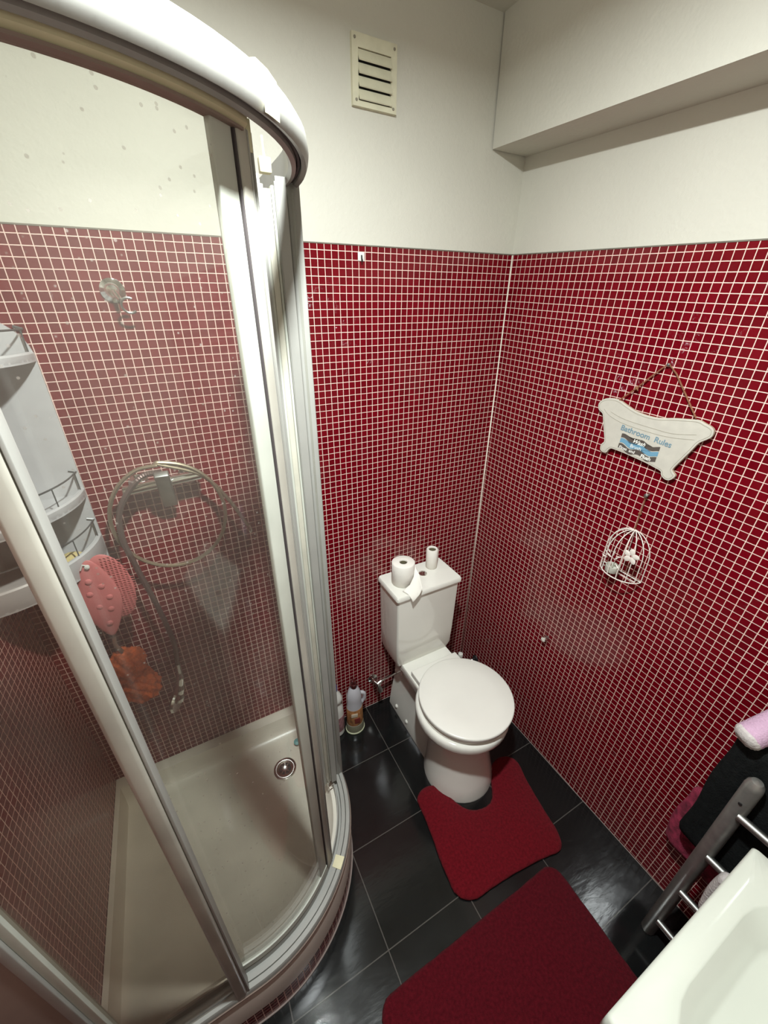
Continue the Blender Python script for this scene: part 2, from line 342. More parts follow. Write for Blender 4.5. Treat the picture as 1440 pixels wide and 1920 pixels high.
# ------------------------------------------------------------------ shower enclosure
XE, RE, CX, CY = -.92, .42, -1.34, -.39
def path(off, a0=0, a1=-90, s0=0.0, s1=XL, n=28):
    """plan line of the enclosure at inward offset; from the back wall round the curve to the left wall"""
    pts = []
    if s0 is not None:
        for k in range(5): pts.append((XE-off, s0+(CY-s0)*k/5))
    for k in range(n+1):
        t = math.radians(a0+(a1-a0)*k/n); pts.append((CX+(RE-off)*math.cos(t), CY+(RE-off)*math.sin(t)))
    if s1 is not None:
        for k in range(1, 6): pts.append((CX+(s1-CX)*k/5, CY-RE+off))
    return pts
def sweep(bm, prof, **kw):
    """prof: closed list of (offset inward, z)"""
    lines = [path(o, **kw) for o, z in prof]
    rings = [[(lines[j][i][0], lines[j][i][1], prof[j][1]) for j in range(len(prof))] for i in range(len(lines[0]))]
    loft(bm, rings)
enc = thing('shower_enclosure', 'white framed quadrant shower enclosure with curved dirty glass doors, filling the left of the room', 'shower enclosure', (-1.34, -.39, .252))
bm = B(); sweep(bm, [(0, .252), (0, .270), (.003, .276), (.015, .276), (.0165, .268), (.018, .276), (.031, .276), (.034, .262), (.041, .262), (.043, .282), (.047, .282), (.049, .252)])
obj('bottom_rail', bm, FRAME, enc)
bm = B(); sweep(bm, [(0, .2505), (0, .2535), (-.003, .2545), (-.003, .2495)]); obj('rail_seal', bm, BRNW, enc)
bm = B(); sweep(bm, [(.001, 2.112), (-.001, 2.122), (.001, 2.138), (.008, 2.148), (.018, 2.151), (.030, 2.151), (.032, 2.112), (.027, 2.106), (.020, 2.108), (.018, 2.122), (.013, 2.122), (.011, 2.109), (.004, 2.106)])
obj('top_rail', bm, FRAME, enc)
bm = B(); sweep(bm, [(.0135, 2.112), (.0175, 2.112), (.0175, 2.123), (.0135, 2.123)]); obj('rail_groove', bm, DARK, enc)
# yellowed joint clips on the rails
bm = B(); sweep(bm, [(-.003, 2.105), (-.005, 2.124), (-.003, 2.140), (.007, 2.152), (.034, 2.1545), (.034, 2.150), (.008, 2.148), (.002, 2.138), (0, 2.124), (.001, 2.107)], a0=-42.5, a1=-46, s0=None, s1=None, n=3); obj('joint_clip', bm, CREAM, enc)
bm = B(); sweep(bm, [(.002, .276), (.002, .279), (.032, .279), (.032, .276)], a0=-40, a1=-45, s0=None, s1=None, n=4); obj('joint_clip', bm, CREAM, enc)
# fixed side panel next to the back wall
bm = B(); sweep(bm, [(.012, .272), (.012, 2.11), (.017, 2.11), (.017, .272)], a0=0, a1=-2, s1=None, n=2); obj('fixed_glass', bm, GLASS, enc)
bm = B(); add_box(bm, XE-.032, XE, -.03, -.001, .262, 2.14, bev=.002); add_box(bm, XE-.040, XE-.033, -.022, -.004, .27, 2.12); obj('wall_profile', bm, FRAME, enc)
bm = B(); add_box(bm, XE-.024, XE+.001, CY-.012, CY+.016, .272, 2.115, bev=.003)
obj('fixed_post', bm, FRAME, enc)
bm = B(); add_box(bm, XE-.030, XE-.0245, CY-.010, CY+.012, .29, 2.10, bev=.001); add_box(bm, XE-.038, XE-.033, CY-.006, CY+.01, .29, 2.10, bev=.001); obj('post_seal', bm, CREAM2, enc)
# fixed front panel next to the left wall
bm = B(); add_box(bm, XL+.08, -1.388, -.798, -.792, .272, 2.11); obj('fixed_glass', bm, GLASSH, enc)
bm = B(); add_box(bm, -1.392, -1.364, -.812, -.786, .272, 2.115, bev=.007); obj('fixed_post', bm, FRAME_D, enc)
bm = B(); add_box(bm, -1.3635, -1.3585, -.809, -.781, .272, 2.112, bev=.001); obj('post_lip', bm, FRAME, enc)
bm = B(); add_box(bm, XL+.001, -1.634, -.808, -.792, .262, 2.14); obj('wall_profile', bm, BRNW, enc)
bm = B(); add_box(bm, -1.634, -1.618, -.812, -.786, .262, 2.14, bev=.002); obj('wall_profile', bm, FRAME, enc)
bm = B(); add_box(bm, -1.6178, -1.604, -.806, -.788, .262, 2.14, bev=.001); obj('wall_profile', bm, SEALG, enc)
# closed left door: curved glass, cream top strip, bottom strip, two end posts
door = obj('sliding_door', (lambda b: (sweep(b, [(.046, .30), (.046, 2.10), (.051, 2.10), (.051, .30)], a0=-47, a1=-90, s0=None, s1=-1.365), b)[1])(B()), GLASS, enc)
bm = B(); sweep(bm, [(.034, 2.104), (.034, 2.119), (.040, 2.122), (.054, 2.110), (.055, 2.099), (.040, 2.099)], a0=-44, a1=-90, s0=None, s1=XL+.1); obj('door_top_strip', bm, CREAM, door)
bm = B(); sweep(bm, [(.036, 2.0962), (.036, 2.099), (.053, 2.0985), (.053, 2.0962)], a0=-45, a1=-90, s0=None, s1=XL+.1); obj('door_top_channel', bm, BRNW, door)
bm = B(); sweep(bm, [(.042, .288), (.042, .312), (.056, .312), (.056, .300), (.062, .300), (.062, .288)], a0=-47, a1=-90, s0=None, s1=-1.366); obj('door_bottom_strip', bm, SEALG, door)
def polar(a, r): return Vector((CX+r*math.cos(math.radians(a)), CY+r*math.sin(math.radians(a)), 0))
def post(bm, a, r, tw, rw, z0, z1, bev=.002, da=0):
    c = polar(a, r); m_ = Matrix.Rotation(math.radians(a), 3, 'Z')
    lo_, hi_ = Vector((-rw/2, -tw/2, 0)), Vector((rw/2, tw/2, 0))
    b2 = B(); add_box(b2, -rw/2, rw/2, -tw/2+da, tw/2+da, z0, z1, bev=bev)
    for v in b2.verts: v.co = m_ @ v.co + c
    me = bpy.data.meshes.new('tmp'); b2.to_mesh(me); b2.free(); bm.from_mesh(me); bpy.data.meshes.remove(me)
bm = B(); post(bm, -44.5, RE-.049, .026, .020, .285, 2.102, .003); obj('door_post', bm, FRAME_D, door)
bm = B(); post(bm, -42.4, RE-.049, .003, .024, .285, 2.100, .001); post(bm, -43.4, RE-.039, .003, .0015, .285, 2.1, 0); obj('door_seal', bm, FRAME, door)
bm = B(); post(bm, -46.75, RE-.046, .003, .010, .30, 2.10, .0005); obj('door_seal', bm, DARK, door)
bm = B(); post(bm, -49.7, RE-.049, .034, .010, .30, 2.098, .002); obj('door_seal', bm, SEALG, door)
bm = B(); c0 = polar(-42.3, RE-.046); add_box(bm, c0.x-.004, c0.x+.006, c0.y-.008, c0.y+.008, 2.080, 2.112, bev=.001); obj('door_end_cap', bm, CREAM, door)
# right door, off its rail and pushed back along the fixed panel
d2 = obj('sliding_door', (lambda b: (add_box(b, -.984, -.979, -.415, -.03, .30, 2.085), b)[1])(B()), GLASS, enc)
YD = -.430
bm = B(); add_box(bm, -1.0150, -1.0010, YD-.002, YD+.002, .30, 2.112); add_box(bm, -1.003, -.999, YD-.001, YD+.022, .30, 2.105); obj('door_fin', bm, FRAME, d2)
bm = B(); add_box(bm, -.973, -.9545, YD-.003, YD+.002, .30, 2.112); add_box(bm, -.9745, -.9715, YD-.001, YD+.02, .30, 2.105); obj('door_fin', bm, FRAME, d2)
bm = B(); add_box(bm, -.9995, -.9935, YD+.002, YD+.020, .30, 2.100, bev=.001); add_box(bm, -.9795, -.9745, YD+.004, YD+.020, .30, 2.1, bev=.001); obj('door_channel', bm, SEALG, d2)
bm = B(); add_box(bm, -.993, -.980, YD+.004, YD+.022, .29, 2.095, bev=.002); obj('door_post', bm, CREAM2, d2)
bm = B(); add_box(bm, -.9965, -.9765, YD-.004, YD+.010, 2.114, 2.136, bev=.002)
add_tube(bm, [(-.986, YD+.003, 2.134), (-.9865, YD+.003, 2.150), (-.987, YD+.003, 2.164)], [.0026, .0018, .0023], 8); obj('roller_pin', bm, CREAM, d2)
bm = B(); add_box(bm, -.990, -.972, -.03, -.012, .29, 2.095, bev=.002); obj('door_post', bm, FRAME, d2)
bm = B(); add_tube(bm, [(-.990, YD-.002, .315), (-.990, YD-.006, .292), (-.981, YD-.006, .288), (-.973, YD-.006, .296)], .0022, 8); obj('bottom_hook', bm, CHR, d2)
bm = B(); add_lathe(bm, [(.007, 0), (.007, .004), (.004, .007), (.0, .008)], (-.955, -.001, 2.115), (0, -1, 0), 12); obj('rail_bolt', bm, CHR, enc)

# tray + tiled plinth
tray = thing('shower_tray', 'dirty cream quadrant shower tray with a round chrome drain inside the glass enclosure', 'shower tray', (-1.34, -.39, .10))
def closedring(off, z, back=0, left=0):
    p = path(off, s0=-back if back else -.001, s1=XL+(left or .001)); pts = [(x, y, z) for x, y in p]
    pts.append((XL+(left or .001), -(back or .001), z))
    return pts
bm = B()
R0 = [closedring(.0, .10), closedring(.0, .238), closedring(.004, .248), closedring(.012, .251), closedring(.055, .251, .035, .012), closedring(.062, .249, .042, .016), closedring(.075, .205, .060, .022), closedring(.090, .186, .085, .03), closedring(.12, .183, .12, .06)]
cxx, cyy = -1.36, -.36
def shrink(r, f, z): return [(cxx+(x-cxx)*f, cyy+(y-cyy)*f, z) for x, y, _ in r]
R0.append(shrink(R0[-1], .5, .181)); R0.append(shrink(R0[-1], .02, .180))
loft(bm, R0, capa=False, capb=True); tb = obj('tray_body', bm, [ACRY, SKIRT], tray, 40)
for p in tb.data.polygons:
    c = p.center
    if c.z < .247: 
        d = math.hypot(c.x-CX, c.y-CY)
        if (c.y < CY and c.x > CX and d > RE-.006) or (c.x > XE-.006 and abs(p.normal.z) < .5) or (c.y < CY-RE+.006 and abs(p.normal.z) < .5): p.material_index = 1
DR = Vector((-1.112, -.228, .1835))
bm = B(); add_lathe(bm, [(.046, 0), (.046, .003), (.040, .005), (.030, .004), (.028, .003)], DR, (0, 0, 1), 36, capa=True, capb=True); dr = obj('drain', bm, CHR, tray)
bm = B()
for k in range(8):
    a = k*PI/4+.2; 
    pts = []
    for rr_, hw in ((.011, .12), (.024, .30)):
        pts.append((DR.x+rr_*math.cos(a-hw), DR.y+rr_*math.sin(a-hw), DR.z+.0038))
    for rr_, hw in ((.024, .30), (.011, .12)):
        pts.append((DR.x+rr_*math.cos(a+hw), DR.y+rr_*math.sin(a+hw), DR.z+.0038))
    q = [bm.verts.new(p) for p in pts]; q2 = [bm.verts.new((p[0], p[1], p[2]+.0006)) for p in pts]
    bm.faces.new(q2); bm.faces.new(q[::-1])
    for i in range(4): bm.faces.new((q[i], q[(i+1) % 4], q2[(i+1) % 4], q2[i]))
obj('drain_slots', bm, BLACK, dr)
bm = B(); add_lathe(bm, [(0.0001, 0), (.013, .001), (.014, .003), (.010, .005), (.0001, .0055)], (-1.035, -.148, .1985), (0, -.3, 1), 20); tag(obj('soap_sliver', bm, TEAL), 'small teal soap disc stuck in the shower tray next to the drain', 'soap')
bm = B(); uvl = bm.loops.layers.uv.new('grid')
p = path(.003); L = 0
for i in range(len(p)-1):
    a, b_ = p[i], p[i+1]; d = math.dist(a, b_)
    f = bm.faces.new([bm.verts.new((a[0], a[1], 0)), bm.verts.new((b_[0], b_[1], 0)), bm.verts.new((b_[0], b_[1], .1)), bm.verts.new((a[0], a[1], .1))])
    for lp, q in zip(f.loops, [(L/T, .4), ((L+d)/T, .4), ((L+d)/T, -4.15), (L/T, -4.15)]): lp[uvl].uv = q
    L += d
pl = struct('trim_7', bm, MOS, 40)
bm = B(); add_tube(bm, [(x, y, .002) for x, y in path(.001)], .003, 6); struct('trim_8', bm, GROUTD)

# ------------------------------------------------------------------ corner caddy
cad = thing('corner_caddy', 'tall white plastic corner caddy with three shelves in the shower corner', 'shower caddy', (XL, 0, 1.22))
RC = .24
def arc(r, n=20, c=(XL, 0)): return [(c[0]+r*math.cos(t), c[1]+r*math.sin(t)) for t in [-(PI/2)*k/n for k in range(n+1)]]
bm = B()   # panel on the back wall, rounded top
pf = [(XL+.003, 1.20), (XL+RC, 1.20), (XL+RC, 1.80)] + [(XL+RC-.09+.09*math.cos(t), 1.80+.09*math.sin(t)) for t in [PI/2*k/10 for k in range(1, 11)]] + [(XL+.003, 1.90)]
loft(bm, [[(x, y, z) for x, z in pf] for y in (-.001, -.008)], smooth=False); obj('back_panel', bm, PLW, cad)
bm = B(); pf2 = [(-(x-XL), z) for x, z in pf]
loft(bm, [[(x, y, z) for y, z in pf2] for x in (XL+.001, XL+.008)], smooth=False); obj('side_panel', bm, PLW, cad)
for zt, zb in ((1.815, 1.793), (1.462, 1.437), (1.315, 1.255)):
    bm = B(); a1 = arc(RC-.012); inner = [(XL+.008, -.008)]
    base = [(x, y) for x, y in arc(RC)]
    outl = [(XL+.008, -.008)]+base
    loft(bm, [[(x, y, zb) for x, y in outl], [(x, y, zb+.008) for x, y in outl]], smooth=False)
    # raised rounded lip
    lip = [(RC-.012, zb), (RC-.002, zb), (RC, zb+.004), (RC, zt-.004), (RC-.004, zt), (RC-.010, zt)]
    loft(bm, [[(XL+r*math.cos(t), r*math.sin(t), z) for r, z in lip] for t in [-(PI/2)*k/24 for k in range(25)]])
    sh = obj('shelf', bm, PLW, cad)
    bm = B(); add_tube(bm, [(XL+RC-.004, -.008, zt+.048)]+[(x, y, zt+.048) for x, y in arc(RC-.006, 24)[1:]], .0022, 6)
    for t in (-.08, -.55, -1.05, -1.5):
        x, y = XL+(RC-.006)*math.cos(t), (RC-.006)*math.sin(t); add_tube(bm, [(x, y, zt-.004), (x, y, zt+.048)], .0018, 6)
    add_tube(bm, [(XL+RC-.004, -.008, zt+.048), (XL+RC-.02, -.008, zt+.054)], .0035, 6)
    obj('shelf_rail', bm, WIRE, sh)
bm = B(); bmesh.ops.create_icosphere(bm, subdivisions=4, radius=1)
for v in bm.verts: 
    k = 1+.06*math.sin(v.co.x*9+v.co.z*7)*math.cos(v.co.y*8); v.co = Vector((v.co.x*.034*k, v.co.y*.028*k, v.co.z*.022))+Vector((-1.545, -.085, 1.287))
tag(obj('bath_sponge', bm, SPONGE), 'yellowish bath sponge lying on the lowest shelf of the corner caddy', 'sponge')

# ------------------------------------------------------------------ scrub mitt and loofah hanging from the caddy
mit = thing('scrub_mitt', 'pink rubber scrubbing mitt with round nubs hanging under the corner caddy', 'scrub mitt', (-1.50, -.13, 1.17))
def ell(bm, c, rx, ry, rz, rot=0, sub=4, fn=None):
    b2 = B(); bmesh.ops.create_icosphere(b2, subdivisions=sub, radius=1)
    M = Matrix.Rotation(rot, 3, 'Y')
    for v in b2.verts:
        p = v.co.copy()
        if fn: p = fn(p)
        v.co = M @ Vector((p.x*rx, p.y*ry, p.z*rz)) + Vector(c)
    me = bpy.data.meshes.new('t'); b2.to_mesh(me); b2.free(); bm.from_mesh(me); bpy.data.meshes.remove(me)
def leaf(p): 
    k = 1-.45*abs(p.z)**1.6*(1 if p.z < 0 else .75); return Vector((p.x*k, p.y, p.z))
bm = B(); ell(bm, (-1.505, -.142, 1.175), .050, .010, .132, .03, 5, leaf); obj('palm_side', bm, PINK, mit)
bm = B(); ell(bm, (-1.474, -.118, 1.192), .052, .009, .112, -.05, 5); bs = obj('bristle_side', bm, PINK, mit)
bm = B(); rnd = random.Random(2)
for i in range(26):
    for j in range(-5, 6):
        z = -.9+1.8*i/25; wdt = math.sqrt(max(0, 1-z*z)); x = .10+ j/5*.9
        if abs(x) > wdt*1.02 or x < -.2: continue
        c = Vector((-1.474+x*.050, -.118-.010*math.sqrt(max(0, 1-x*x-z*z)), 1.192+z*.112))
        add_tube(bm, [c, c+Vector((.006+.004*x, -.005, .0015))], [.0016, .0009], 5)
obj('bristles', bm, PINK, bs)
for x, z in ((-1.513, 1.245), (-1.521, 1.205), (-1.490, 1.222), (-1.481, 1.182), (-1.511, 1.158), (-1.488, 1.142), (-1.503, 1.095)):
    bm = B(); add_lathe(bm, [(.0085, 0), (.0075, .003), (.004, .0045), (.0001, .005)], (x, -.1495, z), (0, -1, 0), 16); obj('nub', bm, PINK, mit)
bm = B(); add_lathe(bm, [(.006, 0), (.006, .004), (.0001, .006)], (-1.503, -.150, 1.292), (0, -1, 0), 12)
add_tube(bm, [(-1.503, -.146, 1.292), (-1.512, -.15, 1.30), (-1.520, -.150, 1.285)], .002, 6); obj('hanging_stud', bm, BOTW, mit)
lf = thing('loofah', 'orange mesh bath puff hanging below the pink scrub mitt', 'loofah', (-1.50, -.13, .88))
def crink(p):
    a = math.sin(p.x*7+p.y*5+1)*math.cos(p.z*8+p.x*3); b_ = math.sin(p.y*17+p.z*13)*math.sin(p.x*19)
    return p*(1+.10*a+.05*b_)
bm = B(); ell(bm, (-1.508, -.13, .905), .052, .045, .062, .2, 5, crink); ell(bm, (-1.495, -.132, .815), .054, .045, .070, -.3, 5, crink); obj('mesh_puff', bm, ORNG, lf)
bm = B(); add_tube(bm, spline([(-1.505, -.13, .96), (-1.515, -.135, 1.0), (-1.51, -.128, 1.04), (-1.505, -.13, 1.06)], 6), .006, 6); obj('hanging_loop', bm, pm('cord_brown', (.16, .06, .03), .9), lf)

# ------------------------------------------------------------------ shower mixer, hose, hand shower, holder
mx = thing('shower_mixer', 'chrome bar shower mixer with a looped hose behind the curved glass', 'shower mixer', (-1.28, -.05, 1.45))
bm = B(); add_tube(bm, [(-1.385, -.052, 1.448), (-1.382, -.052, 1.448), (-1.18, -.052, 1.463), (-1.177, -.052, 1.463)], [.012, .0155, .0155, .012], 20)
for x in (-1.345, -1.215): add_lathe(bm, [(.027, 0), (.027, .006), (.014, .012), (.012, .05)], (x, -.001, 1.45), (0, -1, 0), 20)
obj('mixer_bar', bm, CHR, mx)
bm = B(); b2 = B(); add_box(b2, -.019, .019, -.011, .011, -.085, .06, bev=.004)
Mx = Matrix.Rotation(.55, 3, 'X')
for v in b2.verts: v.co = Mx @ v.co + Vector((-1.278, -.080, 1.452))
me = bpy.data.meshes.new('t'); b2.to_mesh(me); b2.free(); bm.from_mesh(me); obj('lever', bm, STEEL, mx)
HOSE = pm('hose_metal', (.36, .30, .21), .4, metal=.8)
def coil(pts, r=.0062, n=10):
    b2 = B(); P_ = spline(pts, n); rs = [r*(1 if i % 2 else .84) for i in range(len(P_))]
    add_tube(b2, P_, rs, 8); return b2
c0 = Vector((-1.283, -.075, 1.355)); ring = []
for k in range(17):
    t = PI/2+2*PI*k/16*1.0; ring.append((c0.x+.150*math.cos(t)+.0*k, -.070-.0012*k, c0.z+.168*math.sin(t)))
loop = [(-1.283, -.085, 1.52)]+[(c0.x+.150*math.cos(t), -.078, c0.z+.168*math.sin(t)) for t in [PI/2+.35*k for k in range(1, 19)]]+[(-1.18, -.075, 1.47), (-1.12, -.070, 1.38), (-1.082, -.065, 1.29), (-1.070, -.06, 1.262)]
obj('shower_hose', coil(loop), HOSE, mx)
loop2 = [(-1.275, -.09, 1.50), (-1.33, -.093, 1.495), (-1.395, -.095, 1.42), (-1.415, -.095, 1.33), (-1.405, -.095, 1.22), (-1.385, -.09, 1.05), (-1.375, -.085, .90), (-1.385, -.08, .80)]
obj('shower_hose', coil(loop2, .0085, 22), pm('hose_dull', (.16, .11, .10), .4, metal=.6), mx)
bm = B(); add_lathe(bm, [(.006, 0), (.008, .01), (.008, .022), (.005, .03)], (-1.070, -.06, 1.266), (.12, 0, -1), 12); obj('hose_nut', bm, CHR, mx)
bm = B(); add_tube(bm, spline([(-1.385, -.08, .80), (-1.39, -.08, .74), (-1.405, -.08, .68), (-1.42, -.085, .64)], 6), [.010]*6+[.014]*5+[.019]*4+[.024]*4, 16)
add_lathe(bm, [(.0001, -.016), (.030, -.010), (.040, 0), (.037, .007), (.0001, .008)], (-1.424, -.088, .635), (.75, -.45, -.1), 24); obj('hand_shower', bm, CHR, mx)
hd = thing('shower_holder', 'clear plastic suction holder with open clip on the tiles above the mixer', 'holder', (-1.28, -.02, 1.94))
bm = B(); add_lathe(bm, [(.028, 0), (.027, .004), (.018, .010), (.012, .018), (.0001, .020)], (-1.281, -.001, 1.945), (0, -1, 0), 28); obj('suction_disc', bm, CHR, hd)
bm = B(); add_tube(bm, [(-1.277, -.018, 1.943), (-1.268, -.040, 1.925)], [.007, .005], 10); obj('arm', bm, CHR, hd)
bm = B(); cc = Vector((-1.252, -.052, 1.913)); add_tube(bm, [cc+Vector((.0165*math.cos(t), -.006*math.sin(t), .0165*math.sin(t))) for t in [math.radians(60+k*14) for k in range(19)]], .003, 8); obj('clip', bm, STEEL, hd)

# ------------------------------------------------------------------ vent, adhesive hook on the back wall
vt = thing('vent_grille', 'cream louvred ventilation grille high on the back wall', 'vent', (-.561, .0, 2.45))
VX0, VX1, VZ0, VZ1 = -.626, -.496, 2.384, 2.520
bm = B(); add_box(bm, VX0, VX0+.017, -.006, .006, VZ0, VZ1); add_box(bm, VX1-.017, VX1, -.006, .006, VZ0, VZ1)
add_box(bm, VX0+.017, VX1-.017, -.006, .006, VZ1-.026, VZ1); add_box(bm, VX0+.017, VX1-.017, -.006, .006, VZ0, VZ0+.012)
obj('frame', bm, VENTM, vt)
bm = B(); add_box(bm, VX0+.015, VX1-.015, .002, .0065, VZ0+.01, VZ1-.02); obj('dark_duct', bm, BLACK, vt)
for k in range(4):
    z = VZ1-.026-.0245*(k+1)+.0005
    bm = B(); loft(bm, [[(x, -.013, z+.001), (x, -.011, z-.0005), (x, -.0005, z+.021), (x, -.003, z+.0225)] for x in (VX0+.017, VX1-.017)], smooth=False)
    obj('louvre', bm, VENTM, vt)
for x, z in ((VX0+.008, VZ1-.010), (VX1-.008, VZ1-.010), (VX0+.010, VZ0+.012), (VX1-.010, VZ0+.010)):
    bm = B(); add_lathe(bm, [(.0035, 0), (.003, .0015), (.0001, .002)], (x, -.006, z), (0, -1, 0), 10); obj('screw', bm, pm('screw_dull', (.22, .20, .15), .5) if 'screw_dull' not in bpy.data.materials else bpy.data.materials['screw_dull'], vt)
hk = thing('adhesive_hook', 'small white square adhesive hook near the top of the back wall tiles', 'hook', (-.609, 0, 2.048))
bm = B(); add_box(bm, -.620, -.598, -.003, -.0005, 2.037, 2.060, bev=.001); obj('plate', bm, BOTW, hk)
bm = B(); add_tube(bm, [(-.608, -.003, 2.052), (-.609, -.006, 2.044), (-.611, -.013, 2.036), (-.613, -.016, 2.041)], .0024, 8); obj('hook', bm, BLACK, hk)

# ------------------------------------------------------------------ toilet
TX = -.382
toi = thing('toilet', 'white close-coupled toilet with closed round lid below the red tiled corner', 'toilet', (TX, -.4, 0))
def plan(r, cy, wd, back, z, n=30, cx=TX, m_=6):
    wd = min(wd, r*.999); t0 = math.acos(wd/r); ys = cy+r*math.sin(t0)
    pts = []
    for k in range(n+1):
        t = t0-(PI+2*t0)*k/n; pts.append((cx+r*math.cos(t), cy+r*math.sin(t), z))
    for k in range(1, m_+1): pts.append((cx-wd, ys+(back-ys)*k/m_, z))
    for k in range(0, m_): pts.append((cx+wd, back+(ys-back)*k/m_, z))
    return pts
secs = [(0, .158, -.478, .118, -.03), (.01, .158, -.478, .118, -.03), (.07, .148, -.472, .112, -.03), (.15, .138, -.462, .10, -.03), (.22, .134, -.455, .09, -.03), (.28, .142, -.45, .088, -.03), (.32, .152, -.448, .10, -.03),
        (.345, .168, -.448, .112, -.03), (.354, .186, -.449, .120, -.025), (.362, .196, -.450, .125, -.024), (.375, .2005, -.451, .127, -.022), (.396, .2005, -.451, .128, -.02), (.406, .197, -.451, .127, -.02), (.410, .190, -.450, .125, -.02)]
bm = B(); loft(bm, [plan(r, c, wd, bk, z) for z, r, c, wd, bk in secs]); pan = obj('pan', bm, CER, toi, 60)
for x, y, z in ((TX-.114, -.10, .045), (TX-.113, -.20, .045)):
    bm = B(); add_lathe(bm, [(.010, 0), (.0095, .005), (.006, .008), (.0001, .009)], (x, y, z), (-1, 0, .1), 16); obj('bolt_cap', bm, CER, pan)
bm = B()
for z, o in ((.410, 0), (.413, .003), (.428, .004), (.431, .001)): pass
loft(bm, [plan(.178+o, -.452, .10, -.30, z) for z, o in ((.410, 0), (.413, .004), (.427, .004), (.431, 0))]); obj('seat', bm, LIDM, toi, 50)
bm = B()
def disc(bm, cx, cy, prof, n=72):
    loft(bm, [[(cx+r*math.cos(2*PI*k/n), cy+r*math.sin(2*PI*k/n), z) for k in range(n)] for r, z in prof])
disc(bm, -.369, -.452, [(.180, .434), (.194, .435), (.1985, .439), (.2000, .450), (.1985, .4545), (.195, .4565), (.12, .4575), (.01, .458)]); obj('lid', bm, LIDM, toi, 50)
bm = B(); add_box(bm, -.502, -.253, -.40, -.226, .411, .438, bev=.004); obj('hinge_block', bm, LIDM, toi)
bm = B()
def crect(x0, x1, y0, y1, z, r=.010):
    p = []
    for cx_, cy_, a in ((x1-r, y1-r, 0), (x0+r, y1-r, 90), (x0+r, y0+r, 180), (x1-r, y0+r, 270)):
        for k in range(5): t = math.radians(a+22.5*k); p.append((cx_+r*math.cos(t), cy_+r*math.sin(t), z))
    return p
loft(bm, [crect(-.530, -.252, -.158, -.012, .41), crect(-.541, -.240, -.169, -.008, .452), crect(-.546, -.237, -.172, -.006, .55), crect(-.550, -.233, -.176, -.005, .817)]); cis = obj('cistern', bm, CER, toi, 40)
bm = B(); loft(bm, [crect(-.552, -.231, -.178, -.004, .818), crect(-.558, -.224, -.185, -.003, .821), crect(-.558, -.224, -.185, -.003, .836), crect(-.554, -.228, -.181, -.004, .842)]); cl = obj('cistern_lid', bm, CER, toi, 40)
bm = B(); add_lathe(bm, [(.019, 0), (.019, .003), (.016, .004), (.0155, .0025), (.0001, .003)], (-.368, -.082, .842), (0, 0, 1), 28); add_box(bm, -.3695, -.3665, -.097, -.067, .8445, .8462); obj('flush_button', bm, CHR, cl)

# toilet rolls
def roll(name, label, c, r, h, z=.8425):
    t = thing(name, label, 'toilet roll', (c[0], c[1], z))
    bm = B(); add_lathe(bm, [(.017, 0), (r-.002, 0), (r, .002), (r, h-.003), (r-.003, h), (.0175, h-.001), (.0165, h-.004), (.0165, .002)], (c[0], c[1], z), (0, 0, 1), 40, capa=False, capb=False); obj('paper', bm, PAPER, t, 50)
    bm = B(); add_lathe(bm, [(.0162, .001), (.0162, h-.006), (.0150, h-.006), (.0150, .001)], (c[0], c[1], z), (0, 0, 1), 28, capa=False, capb=False); obj('core', bm, CARD, t)
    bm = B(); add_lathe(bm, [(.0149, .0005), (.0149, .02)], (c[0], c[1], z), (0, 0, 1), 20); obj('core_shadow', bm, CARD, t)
    return t
r1 = roll('toilet_roll', 'full toilet roll with a loose sheet hanging over the cistern front', (-.477, -.088), .050, .104)
roll('toilet_roll', 'thin nearly used toilet roll standing behind the flush button', (-.303, -.052), .0265, .098)
bm = B()
rows = [[(-.4270, -.092, .94), (-.4265, -.098, .93), (-.428, -.105, .92)],
        [(-.4280, -.112, .915), (-.440, -.128, .905), (-.455, -.140, .895)],
        [(-.4330, -.150, .903), (-.452, -.160, .880), (-.480, -.152, .868)],
        [(-.4440, -.186, .880), (-.464, -.183, .858), (-.515, -.150, .846)],
        [(-.4460, -.197, .868), (-.468, -.200, .840), (-.505, -.178, .846)],
        [(-.4700, -.200, .838), (-.482, -.200, .824), (-.495, -.196, .826)],
        [(-.4880, -.199, .815), (-.4905, -.1985, .811), (-.493, -.198, .815)]]
loft(bm, [spline(r, 4) for r in rows], capa=False, capb=False, closed=False); sh = obj('loose_sheet', bm, PAPER, r1, 80)
sd = sh.modifiers.new('s', 'SOLIDIFY'); sd.thickness = .0008

# angle valve with feed pipe
av = thing('angle_valve', 'chrome angle valve on the back wall left of the toilet', 'valve', (-.575, -.02, .205))
bm = B(); add_lathe(bm, [(.026, 0), (.025, .004), (.012, .009), (.009, .012), (.009, .035)], (-.590, -.001, .205), (0, -1, 0), 24); obj('escutcheon', bm, CHR, av)
bm = B(); add_tube(bm, [(-.590, -.030, .205), (-.580, -.060, .203)], .011, 14); add_tube(bm, [(-.583, -.048, .205), (-.560, -.046, .214)], [.010, .008], 12); obj('valve_body', bm, CHR, av)
bm = B(); add_tube(bm, [(-.581, -.056, .200), (-.576, -.064, .178), (-.574, -.066, .168)], [.008, .013, .012], 12); obj('handle', bm, STEEL, av)
bm = B(); add_tube(bm, spline([(-.560, -.046, .214), (-.535, -.045, .219), (-.510, -.044, .221), (-.490, -.044, .222), (-.4745, -.044, .222)], 6), .0055, 10); obj('feed_pipe', bm, CHR, av)

